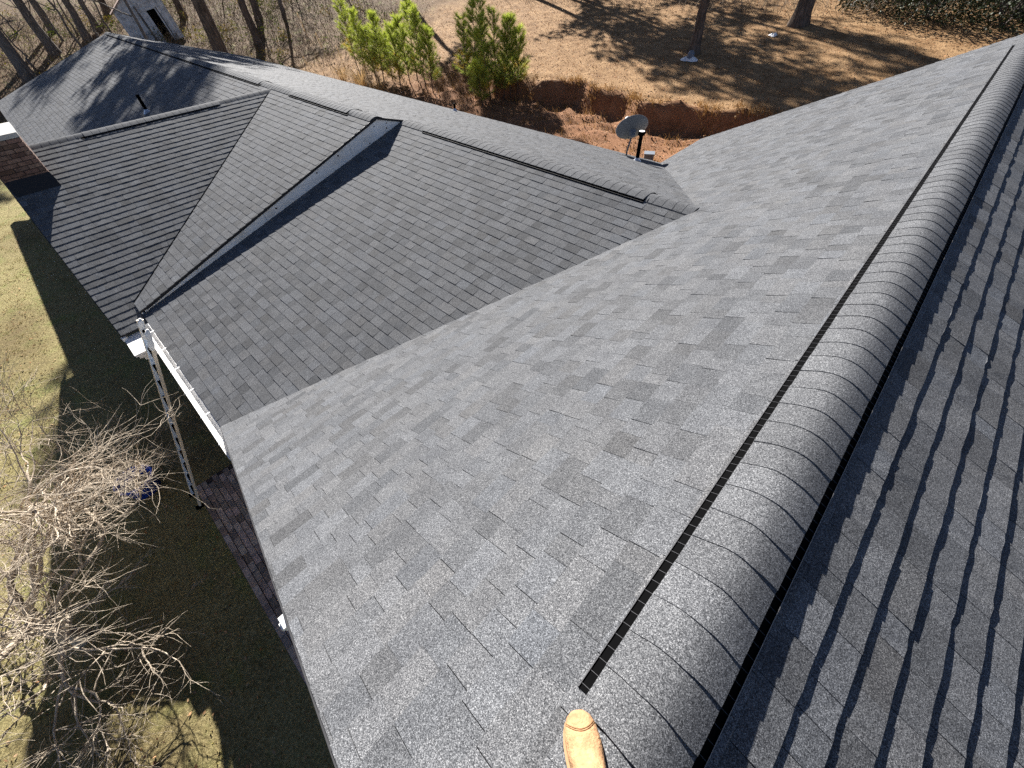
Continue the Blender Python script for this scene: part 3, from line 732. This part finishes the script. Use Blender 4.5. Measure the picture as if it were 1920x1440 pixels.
def bare_tree(x, y, h, label, seed, limbs=9):
    g = random.Random(seed); z = gz(x, y); root = empty('bare_tree', (x, y, z)); tag(root, label, 'tree')
    tr = MB(); tr.tube([(0, 0, -.1), (.02, .01, .2), (.05, .03, .55), (.04, .06, 1.0)], [.13, .105, .09, .07], 10); t_ = tr.build('trunk', M_PALE, root, True)
    out = []
    for k in range(limbs):
        a = 2*math.pi*k/limbs + g.uniform(-.3, .3); el = g.uniform(.55, 1.25)
        branchy(g, (.04, .045, g.uniform(.55, .95)), (math.cos(a), math.sin(a), el), h*g.uniform(.55, .85), g.uniform(.034, .058), 1, out, 4, .035, .40, .85, (7, 9))
    lim = MB(); tw = MB()
    for lv, pts, rs in out: (lim if lv <= 2 else tw).tube(pts, rs, 6 if lv <= 2 else 4, (1, 1, 1), caps=False)
    lim.build('branches', M_PALE, root, True)
    o = tw.build('twigs', M_PALE, root); o['kind'] = 'stuff'
bare_tree(-6.15, -4.45, 3.6, 'leafless tree with pale twisting branches in the lower left lawn', 12)

def needle_tuft(m, g, c, d, n, ln, wd, tint):
    for _ in range(n):
        v = (d*.8 + Vector((g.gauss(0, .55), g.gauss(0, .55), g.gauss(0, .45)))).normalized()*ln*g.uniform(.6, 1.15)
        s = v.cross(Vector((g.gauss(0, 1), g.gauss(0, 1), g.gauss(0, 1)))).normalized()*wd
        b = c + v*g.uniform(-.1, .15); k = g.uniform(.75, 1.3)
        m.add([b-s, b+s, b+v], [(0, 1, 2)], (tint[0]*k, tint[1]*k, tint[2]*k))
def sapling(x, y, h, label, seed):
    g = random.Random(seed); z = gz(x, y); root = empty('pine_sapling', (x, y, z)); tag(root, label, 'tree', 'young pines behind the house')
    tr = MB(); lean = Vector((g.gauss(0, .05), g.gauss(0, .05), 1)); tr.tube([lean*(h*k/5) - Vector((0, 0, .1)) for k in range(6)], [.035, .03, .026, .02, .013, .006], 6)
    cr = MB(); q = .16
    while q < 1:
        for k in range(g.randint(4, 6)):
            a = g.uniform(0, 6.28); bl = (.30+.60*(1-q)**.8)*g.uniform(.6, 1.15); st = lean*(h*q)
            dv = Vector((math.cos(a), math.sin(a), .55+.6*q)).normalized(); tip = st + dv*bl
            tr.tube([st, st+dv*bl*.5, tip], [.009, .007, .003], 4, caps=False)
            old = g.random() < .13 and q < .5
            for f in (.35, .6, .8, 1.0):
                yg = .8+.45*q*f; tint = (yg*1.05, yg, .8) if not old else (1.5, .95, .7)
                needle_tuft(cr, g, st+dv*bl*f, (dv+Vector((0, 0, .5))).normalized(), 17 if f < 1 else 30, .28, .0078, tint)
        q += g.uniform(.055, .085)
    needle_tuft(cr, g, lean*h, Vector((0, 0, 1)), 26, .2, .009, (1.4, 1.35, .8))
    tr.build('trunk', M_BARK, root); o = cr.build('crown', M_NEED, root, cols=True); o['kind'] = 'stuff'
for i, (x, y, h, lb) in enumerate([
    (-33.1, 17.8, 3.2, 'young pine standing alone at the left end of the row'),
    (-30.3, 16.8, 2.7, 'bright young pine second from the left end of the row'),
    (-29.1, 16.7, 2.1, 'short young pine third from the left end of the row'),
    (-27.9, 16.5, 2.6, 'young pine in front, left of the middle of the left clump'),
    (-27.8, 17.1, 1.8, 'shortest young pine in the middle of the left clump'),
    (-26.3, 16.6, 2.4, 'young pine leaning over the eave in the left clump'),
    (-26.1, 17.2, 2.6, 'young pine right of the middle of the left clump'),
    (-26.1, 17.8, 3.2, 'tallest young pine of the left clump'),
    (-24.8, 17.4, 2.9, 'slender young pine second from the right of the left clump'),
    (-24.3, 17.5, 2.4, 'last young pine on the right of the left clump'),
    (-23.2, 19.5, 2.6, 'sparse young pine at the left of the right clump'),
    (-22.1, 19.1, 3.4, 'tall young pine second from the left in the right clump'),
    (-22.2, 19.8, 3.4, 'tallest young pine of the right clump, set back'),
    (-21.1, 19.3, 3.2, 'young pine at the front middle of the right clump'),
    (-21.0, 19.7, 3.2, 'dark young pine in the middle of the right clump'),
    (-20.4, 19.6, 3.2, 'young pine right of the middle of the right clump'),
    (-20.1, 19.9, 2.9, 'slim young pine second from the right of the right clump'),
    (-19.7, 20.1, 2.3, 'short young pine ending the right clump above the bank'),
    (-20.3, 17.8, 1.6, 'knee high pine seedling below the right clump')]):
    sapling(x, y, h*1.18, lb, 40+i)

def pine(x, y, h, r, label, seed, crown0=.5, lean=(0, 0), dens=1., grp='tall trees round the yard', name='pine_tree', bark=None):
    g = random.Random(seed); z = gz(x, y); root = empty(name, (x, y, z)); tag(root, label, 'tree', grp)
    tr = MB(); nseg = 10; L = Vector((lean[0], lean[1], 1)); pts = []; rs = []
    pts.append(Vector((0, 0, -.3))); rs.append(r*1.7); pts.append(Vector((0, 0, .12))); rs.append(r*1.35); pts.append(L*.5); rs.append(r*1.08)
    for k in range(1, nseg+1): pts.append(L*(h*k/nseg)+Vector((g.gauss(0, .05), g.gauss(0, .05), 0))); rs.append(r*(1-.85*k/nseg))
    tr.tube(pts, rs, 12); cr = MB(); q = crown0
    while q < 1:
        for k in range(g.randint(2, 4)):
            a = g.uniform(0, 6.28); bl = h*(.07+.20*(1-q))*g.uniform(.6, 1.2); st = L*(h*q); dv = Vector((math.cos(a), math.sin(a), g.uniform(.0, .45))).normalized()
            tip = st+dv*bl; tr.tube([st, st+dv*bl*.5+Vector((0, 0, .08*bl)), tip], [.05, .035, .012], 5, caps=False)
            for _ in range(int(16*dens)):
                c = st+dv*bl*g.uniform(.35, 1.05)+Vector((g.gauss(0, .35), g.gauss(0, .35), g.gauss(0, .22)))
                needle_tuft(cr, g, c, Vector((g.gauss(0, 1), g.gauss(0, 1), .5)).normalized(), 8, .42, .05, (1, 1, 1))
        q += .028
    tr.build('trunk', bark or M_BARK, root, True)
    if cr.v: o = cr.build('crown', M_DNEED, root, cols=True); o['kind'] = 'stuff'
def hardwood(x, y, h, r, label, seed, lean=(0, 0), grp='bare trees in the woods'):
    g = random.Random(seed); z = gz(x, y); root = empty('bare_hardwood_tree', (x, y, z)); tag(root, label, 'tree', grp)
    tr = MB(); L = Vector((lean[0], lean[1], 1)); nseg = 9
    tr.tube([Vector((0, 0, -.3)), Vector((0, 0, .15)), L*.6]+[L*(h*k/nseg)+Vector((g.gauss(0, .08), g.gauss(0, .08), 0)) for k in range(1, nseg+1)], [r*1.6, r*1.3, r*1.05]+[r*(1-.9*k/nseg) for k in range(1, nseg+1)], 11)
    br = MB(); out = []
    for k in range(14):
        q = g.uniform(.25, .95); a = g.uniform(0, 6.28)
        branchy(g, L*(h*q), (math.cos(a), math.sin(a), .5), h*.28*(1.2-q), r*.35*(1.1-q)+.02, 1, out, 3, .05, .22, .6, (4, 6))
    for lv, pts, rs in out: br.tube(pts[::2] if lv > 1 else pts, (rs[::2] if lv > 1 else rs), 4, caps=False)
    tr.build('trunk', M_GBARK, root, True); o = br.build('branches', M_GBARK, root); o['kind'] = 'stuff'
pine(-12.68, 26.86, 17, .25, 'tall pine trunk with a crumpled white sheet at its foot', 61, .55, (.01, .02))
pine(-9.4, 32.2, 19, .40, 'thick pine trunk at the top right of the yard', 62, .5)
pine(-37.5, 37.5, 19, .30, 'pine beyond the top of the yard, its shadow crossing the grass', 63, .40, dens=1.5)
pine(-33.0, 42.5, 20, .32, 'pine behind the first, farther up the yard', 64, .42, dens=1.4)
pine(-24.0, 48.0, 20, .33, 'pine at the back of the yard shading the right hand trees', 65, .38, dens=1.5)
pine(-14.5, 50.0, 19, .30, 'pine behind the evergreen thicket', 66, .35, dens=1.5)
pine(-43.5, 30.0, 18, .28, 'pine at the wood edge behind the young pines', 67, .45, dens=1.3)
pine(-40.6, 11.7, 19, .46, 'massive dark trunk standing to the right of the leaning shed', 71, .5, dens=1.5)
pine(-44.5, 16.0, 20, .28, 'pine close behind the massive trunk', 84, .55, dens=1.4)
hardwood(-42.0, 7.9, 13, .11, 'slim dark trunk crossing the front of the shed', 85)
pine(-30.0, 36.5, 17, .24, 'pine just past the top of the yard, left of its shadow', 86, .42, dens=1.3)
pine(-42.5, 42.0, 20, .3, 'pine far back behind the young pines', 87, .4, dens=1.3)
hardwood(-48.5, 20.6, 13, .16, 'slim grey trunk to the right of the massive one', 72)
hardwood(-44.8, 24.5, 12, .13, 'thin grey trunk nearest the young pines', 73)
hardwood(-52.8, 3.9, 15, .33, 'long bare trunk slanting past the left roof corner', 74, (0, -.02))
hardwood(-48.0, 1.3, 14, .36, 'thick bare trunk cut by the left edge', 75)
hardwood(-54.4, 6.6, 15, .27, 'bare trunk just left of the leaning shed', 76)
hardwood(-56.0, 7.9, 14, .22, 'slim bare trunk close behind the shed', 77)
hardwood(-58.5, 5.2, 15, .24, 'bare trunk set back between two thicker ones', 78)
pine(-49.0, 18.5, 17, .26, 'pine in the woods behind the massive trunk', 80, .5, dens=1.1)
pine(-55.5, 14.5, 18, .26, 'pine behind the shed roof', 81, .45, dens=1.1)
pine(-60.5, 10.0, 18, .26, 'pine deep in the woods on the left', 82, .45, dens=1.1)
ORD = 'first second third fourth fifth sixth seventh eighth ninth tenth eleventh twelfth thirteenth fourteenth fifteenth sixteenth'.split()
thin = []
for i in range(16):
    g = random.Random(200+i); x, y = -49-14*g.random(), (1.5+10*i/15.+g.uniform(-.5, .5) if i < 11 else 19+(i-11)*2.2)
    dv = Vector((x, y, gz(x, y)))-CAM; thin.append((dv.dot(cr)/dv.dot(cf), x, y, g.uniform(6, 9), g.uniform(.05, .10), g.gauss(0, .06), g.gauss(0, .06)))
for i, (q, x, y, h, r, lx, ly) in enumerate(sorted(thin)):
    hardwood(x, y, h, r, ORD[i]+' thin bare sapling from the left edge, among the thicker woodland trunks', 210+i, (lx, ly), 'thin saplings in the woods')

def evergreen(x, y, rx, h, label, seed):
    g = random.Random(seed); z = gz(x, y); root = empty('evergreen_shrub', (x, y, z)); tag(root, label, 'shrub', 'dark evergreen thicket')
    st = MB(); lf = MB()
    for k in range(9):
        a = g.uniform(0, 6.28); tip = Vector((math.cos(a)*rx*.7, math.sin(a)*rx*.7, h*g.uniform(.6, 1))); st.tube([(0, 0, -.1), tip*.5+Vector((0, 0, .2)), tip], [.03, .02, .006], 5, caps=False)
    for _ in range(3200):
        v = Vector((g.gauss(0, 1), g.gauss(0, 1), abs(g.gauss(0, 1)))).normalized()*(g.random()**.35)
        c = Vector((v.x*rx, v.y*rx, v.z*h))*(1+.18*mnoise.noise(Vector((v.x*3+seed, v.y*3, v.z*3)))); u = Vector((g.gauss(0, 1), g.gauss(0, 1), g.gauss(0, .7))).normalized()*.075
        s = u.cross(Vector((g.gauss(0, 1), g.gauss(0, 1), 1))).normalized()*.032; k = g.uniform(.5, 1.8)
        lf.add([c-u, c+s, c+u, c-s], [(0, 1, 2, 3)], (k*1.1, k, k*.8))
    st.build('stems', M_GBARK, root); o = lf.build('foliage', M_DLEAF, root, cols=True); o['kind'] = 'stuff'
for i, (x, y, rx, h, lb) in enumerate([(-6.9, 37.6, 1.7, 2.4, 'leftmost dark evergreen shrub of the thicket, behind the thick pine'), (-4.0, 36.4, 1.9, 2.3, 'dark glossy evergreen shrub, second of the thicket'), (-1.0, 35.8, 2.0, 2.2, 'dark evergreen shrub in the middle of the thicket'),
        (1.8, 36.0, 2.0, 2.6, 'dark evergreen shrub by the end of the long ridge'), (4.6, 36.5, 2.2, 2.6, 'rightmost evergreen shrub, past the end of the long ridge'), (-2.4, 39.0, 2.2, 3.0, 'tall dark evergreen shrub at the back of the thicket')]):
    evergreen(x, y-2.3, rx*1.1, h*1.15, lb, 90+i)

# dead plume stalks and a tan grass clump beside the young pines
for i, (x, y, h, lb) in enumerate([(-33.2, 15.3, 3.3, 'tallest dead plume stalk leaning over the rear eave'), (-31.6, 15.2, 2.5, 'dead plume stalk just right of the tallest one'), (-28.4, 14.6, 2.3, 'dead plume stalk in front of the left pine clump'), (-32.6, 14.2, 1.5, 'short dead plume stalk low beside the eave')]):
    g = random.Random(i+7); z = gz(x, y); root = empty('plume_stalk', (x, y, z)); tag(root, lb, 'dry grass', 'dead plume stalks'); t_ = Vector((-.13, -.10, 1)).normalized()
    m = MB(); m.tube([t_*(h*k/4) for k in range(5)], [.016, .014, .012, .009, .006], 5, (.9, .9, .9)); m.build('stalk', M_STRAW, root, cols=True)
    m = MB()
    for _ in range(150):
        c = t_*(h*g.uniform(.76, 1.03)); v = (t_+Vector((g.gauss(0, .16), g.gauss(0, .16), 0))).normalized()*g.uniform(.12, .22); s = v.orthogonal().normalized()*.008
        k = g.uniform(.8, 1.4); m.add([c-s, c+s, c+v], [(0, 1, 2)], (k, k*1.02, k*1.1))
    o = m.build('plume', M_STRAW, root, cols=True); o['kind'] = 'stuff'
def grass_clump(x, y, h, n, label, seed):
    g = random.Random(seed); root = empty('grass_clump', (x, y, gz(x, y))); tag(root, label, 'dry grass', 'tan grass clumps'); m = MB()
    for _ in range(n):
        a = g.uniform(0, 6.28); d = Vector((math.cos(a), math.sin(a), 0)); b = d*g.uniform(0, .12); r = h*g.uniform(.4, .9); s = d.cross(Vector((0, 0, 1)))*.011
        hh = h*g.uniform(.7, 1.1); p1 = b+d*r*.3+Vector((0, 0, hh*.75)); p2 = b+d*r*.7+Vector((0, 0, hh)); p3 = b+d*r*1.1+Vector((0, 0, hh*.75)); k = g.uniform(.7, 1.3)
        m.add([b-s, b+s, p1+s, p1-s, p2+s*.7, p2-s*.7, p3], [(0, 1, 2, 3), (3, 2, 4, 5), (5, 4, 6)], (k, k*.95, k*.85))
    o = m.build('blades', M_STRAW, root, cols=True); o['kind'] = 'stuff'
grass_clump(-27.2, 14.5, 1.5, 150, 'large clump of arching tan grass at the rear eave', 5)
grass_clump(-26.0, 14.9, 1.1, 110, 'smaller tan grass clump to the right of the large one', 6)
grass_clump(-30.2, 15.0, 1.2, 90, 'thin tan grass clump under the plume stalks', 9)

# ------------------------------------------------------------------ leaning shed in the woods
def shed():
    root = empty('shed', (-50.0, 10.6, gz(-50, 10.6)-.1), (R(9), R(-2), R(-10))); tag(root, 'leaning white shed with peeling walls and a dark doorway', 'shed')
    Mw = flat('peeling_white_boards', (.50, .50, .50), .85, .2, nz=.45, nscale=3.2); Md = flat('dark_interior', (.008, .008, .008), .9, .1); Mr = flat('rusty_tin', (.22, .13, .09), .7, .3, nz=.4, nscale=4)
    def plank(name, y0, y1, z0, z1, mat=Mw, x0=0, x1=.04, par=root):
        m = MB(); m.box((x0, y0, z0), (x1, y1, z1)); return m.build(name, mat, par)
    y = -1.75; i = 0; g = random.Random(2)
    while y < 1.74:
        y1 = min(y+.22, 1.75)
        if y1 <= -.15+.001 or y >= .95-.001: plank('board', y+.004, y1-.004, 0, 2.45, x1=.035+g.uniform(0, .012))
        else: plank('board', y+.004, y1-.004, 2.02, 2.45, x1=.035+g.uniform(0, .012))
        y = y1
    plank('door_header', -.22, 1.02, 1.98, 2.14, x0=.05, x1=.09); plank('door_jamb', .95, 1.05, 0, 1.98, x0=.05, x1=.09); plank('trunk_post', -.30, -.20, -.1, 2.4, M_GBARK, .06, .15)  # the bark post is added in place of a tree trunk before the shed
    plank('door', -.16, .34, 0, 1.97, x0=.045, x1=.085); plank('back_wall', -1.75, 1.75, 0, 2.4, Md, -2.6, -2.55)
    for yy in (-1.75, 1.71):
        m = MB(); m.box((-2.6, yy, 0), (0, yy+.04, 2.45)); m.build('side_wall', Mw, root)
    for sgn in (-1, 1):
        m = MB(); m.add([(.25, 0, 3.35), (-2.8, 0, 3.35), (-2.8, sgn*2.0, 2.35), (.25, sgn*2.0, 2.35), (.25, 0, 3.31), (-2.8, 0, 3.31), (-2.8, sgn*2.0, 2.31), (.25, sgn*2.0, 2.31)], [(0, 1, 2, 3), (7, 6, 5, 4), (0, 3, 7, 4), (1, 5, 6, 2), (3, 2, 6, 7)]); m.build('roof_sheet', Mr, root)
    m = MB(); m.add([(0, -1.75, 2.45), (0, 1.75, 2.45), (0, 0, 3.3), (.03, -1.75, 2.45), (.03, 1.75, 2.45), (.03, 0, 3.3)], [(0, 2, 1), (3, 4, 5), (0, 1, 4, 3), (1, 2, 5, 4), (2, 0, 3, 5)]); m.build('gable_end', Mw, root)
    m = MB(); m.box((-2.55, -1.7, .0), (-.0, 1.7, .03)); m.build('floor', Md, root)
shed()

# white sheet at the foot of the pine
def crumple(name, x, y, r, h, label, seed, lump=True):
    g = random.Random(seed); root = empty(name, (x, y, gz(x, y))); tag(root, label, 'plastic sheet'); m = MB(); n = 16; vs = [(0, 0, h)]; fs = []
    for j, f in enumerate((.35, .7, 1.)):
        for k in range(n):
            a = 2*math.pi*k/n; rr = r*f*(1+.22*math.sin(3*a+seed)+g.uniform(-.12, .12)); vs.append((rr*math.cos(a), rr*math.sin(a)*.8, (gz(x+rr*math.cos(a), y+rr*math.sin(a)*.8)-gz(x, y)) + h*(1-f*f)*g.uniform(.5, 1.2)+.03))
    for k in range(n): fs.append((0, 1+k, 1+(k+1) % n))
    for j in range(2):
        for k in range(n): fs.append((1+j*n+k, 1+(j+1)*n+k, 1+(j+1)*n+(k+1) % n, 1+j*n+(k+1) % n))
    m.add(vs, fs); m.build('sheet', M_WHITE, root)
    if lump:
        l = MB(); l.lathe([(.001, .42), (.10, .40), (.17, .28), (.19, .12), (.16, .03)], 9); l.build('stone', M_GBOX2, root)
crumple('plastic_sheet', -12.35, 25.9, .45, .15, 'crumpled white sheet weighted by a dark stone below the pine', 3)
crumple('plastic_scrap', -9.9, 30.2, .22, .12, 'small white scrap left of the thick pine trunk', 5, False)

# ------------------------------------------------------------------ loose ground cover
def scatter(name, n, boxes, size, mat, label, seed, tints, flatness=.5, keep=None):
    g = random.Random(seed); m = MB()
    tot = sum(b[4] for b in boxes)
    for x0, x1, y0, y1, wt in boxes:
        for _ in range(int(n*wt/tot)):
            x, y = g.uniform(x0, x1), g.uniform(y0, y1)
            if keep and not keep(x, y, g): continue
            c = Vector((x, y, gz(x, y)+.012)); sz = size*g.uniform(.6, 1.3)*(.62 if y < 0 and x > -30 else 1)
            u = Vector((g.gauss(0, 1), g.gauss(0, 1), g.gauss(0, flatness))).normalized(); v = u.cross(Vector((g.gauss(0, flatness), g.gauss(0, flatness), 1))).normalized()*sz*.6; u = u*sz
            k = g.uniform(.55, 1.5); t = g.choice(tints); b = Vector((0, 0, abs(u.z)+abs(v.z)*.5))
            m.add([c-u+b, c+v+b, c+u+b, c-v+b], [(0, 1, 2, 3)], (t[0]*k, t[1]*k, t[2]*k))
    o = m.build(name, mat, cols=True); tag(o, label, 'leaves', kind='stuff'); return o
LT = [(1, 1, 1), (1.1, .95, .85), (.7, .6, .55), (1.35, 1.3, 1.25), (1.2, .85, .6)]
def not_house(x, y, g): return not (-31 < x < 5 and -.6 < y < 12)
scatter('leaf_litter', 60000, [(-30, -1, -9, -1.2, .07), (-34, 0, 13.5, 21, .22), (-34, 2, 20.5, 42, .42), (-64, -34, -2, 30, .3)], .042, M_LEAF, 'dry brown leaves strewn over lawn, yard and woods', 4, LT, .45, not_house)
def twigs():
    g = random.Random(31); m = MB()
    for _ in range(6500):
        if g.random() < .72: x, y = g.uniform(-64, -36), g.uniform(-3, 27)
        else: x, y = g.uniform(-36, 3), g.uniform(33, 44)
        if not_house(x, y, g) is False: continue
        b = Vector((x, y, gz(x, y))); d = Vector((g.gauss(0, .5), g.gauss(0, .5), 1)).normalized(); L = g.uniform(.3, 1.7); k = g.uniform(.5, 1.5)
        p1 = b+d*L*.5; p2 = p1+(d+Vector((g.gauss(0, .5), g.gauss(0, .5), g.gauss(0, .3)))).normalized()*L*.5; m.tube([b, p1, p2], [.012, .009, .003], 3, (k, k, k), caps=False)
        for _ in range(3):
            q = b+d*L*g.uniform(.3, .6); m.tube([q, q+Vector((g.gauss(0, .4), g.gauss(0, .4), g.uniform(.1, .5)))*L*.5], [.006, .002], 3, (k, k, k), caps=False)
    o = m.build('undergrowth', M_TWIG, cols=True); tag(o, 'tangle of bare twigs and brush in the woods', 'brush', kind='stuff')
twigs()
def rough_grass():
    g = random.Random(77); m = MB()
    def blade(x, y, h, k, col3):
        b = Vector((x, y, gz(x, y)-.01)); d = Vector((g.gauss(0, .5), g.gauss(0, .5), 1)).normalized(); s = d.orthogonal().normalized()*.012
        m.add([b-s, b+s, b+d*h], [(0, 1, 2)], tuple(k*q for q in col3))
    for _ in range(6500):                     # tufts hanging over the cut bank and on the slumped clay
        x = g.uniform(-25, -2); t = g.random(); y = bank_y(x)+(g.gauss(.1, .25) if t < .55 else g.uniform(-4.5, 0))
        if mnoise.noise(Vector((x*1.2, y*1.2, 5))) < -.05: continue
        blade(x, y, g.uniform(.12, .4), g.uniform(.4, 1.2), (.72, .56, .38))
    for _ in range(5000):
        x, y = g.uniform(-62, -34), g.uniform(-3, 26)
        if mnoise.noise(Vector((x*.5, y*.5, 2))) < .05: continue
        blade(x, y, g.uniform(.1, .35), g.uniform(.4, 1.0), (.55, .75, .3))
    for _ in range(30000):                    # short clumped turf on the front lawn
        x, y = g.uniform(-27, -2.5), g.uniform(-8.5, -2.4)
        q = mnoise.noise(Vector((x*1.7, y*1.7, 8)))+.6*mnoise.noise(Vector((x*6, y*6, 1)))
        if q < -.05: continue
        gr = mnoise.noise(Vector((x*.5, y*.5, 3)))
        blade(x, y, g.uniform(.02, .06), g.uniform(.45, 1.1), (.62, .72, .36) if gr+g.uniform(-.2, .2) > .05 else (.82, .80, .62))
    o = m.build('rough_grass', M_STRAW, cols=True); tag(o, 'tan and green rough grass on bank and wood floor', 'grass', kind='stuff')
rough_grass()

def brush():
    g = random.Random(55); m = MB()
    for _ in range(420):
        x, y = g.uniform(-66, -37), g.uniform(-3, 27)
        if mnoise.noise(Vector((x*.22, y*.22, 9))) < -.02: continue
        r = g.uniform(.25, .8); h = g.uniform(.3, 1.1); z = gz(x, y); t = g.choice([(1.3, 1.25, .4), (.9, 1.1, .4), (.6, .85, .35), (1.6, 1.15, .45)])
        for _ in range(45):
            c = Vector((x+g.gauss(0, r*.6), y+g.gauss(0, r*.6), z+h*g.random())); u = Vector((g.gauss(0, 1), g.gauss(0, 1), g.gauss(0, .8))).normalized()*.07; v = u.orthogonal().normalized()*.035
            k = g.uniform(.5, 1.4); m.add([c-u, c+v, c+u, c-v], [(0, 1, 2, 3)], (t[0]*k, t[1]*k, t[2]*k))
    o = m.build('low_brush', M_BRUSH, cols=True); tag(o, 'yellow green brush and briars on the wood floor', 'brush', kind='stuff')
M_BRUSH = tinted('brush_leaves', (.11, .11, .035), .7, .2, .3, 3, .25)
brush()
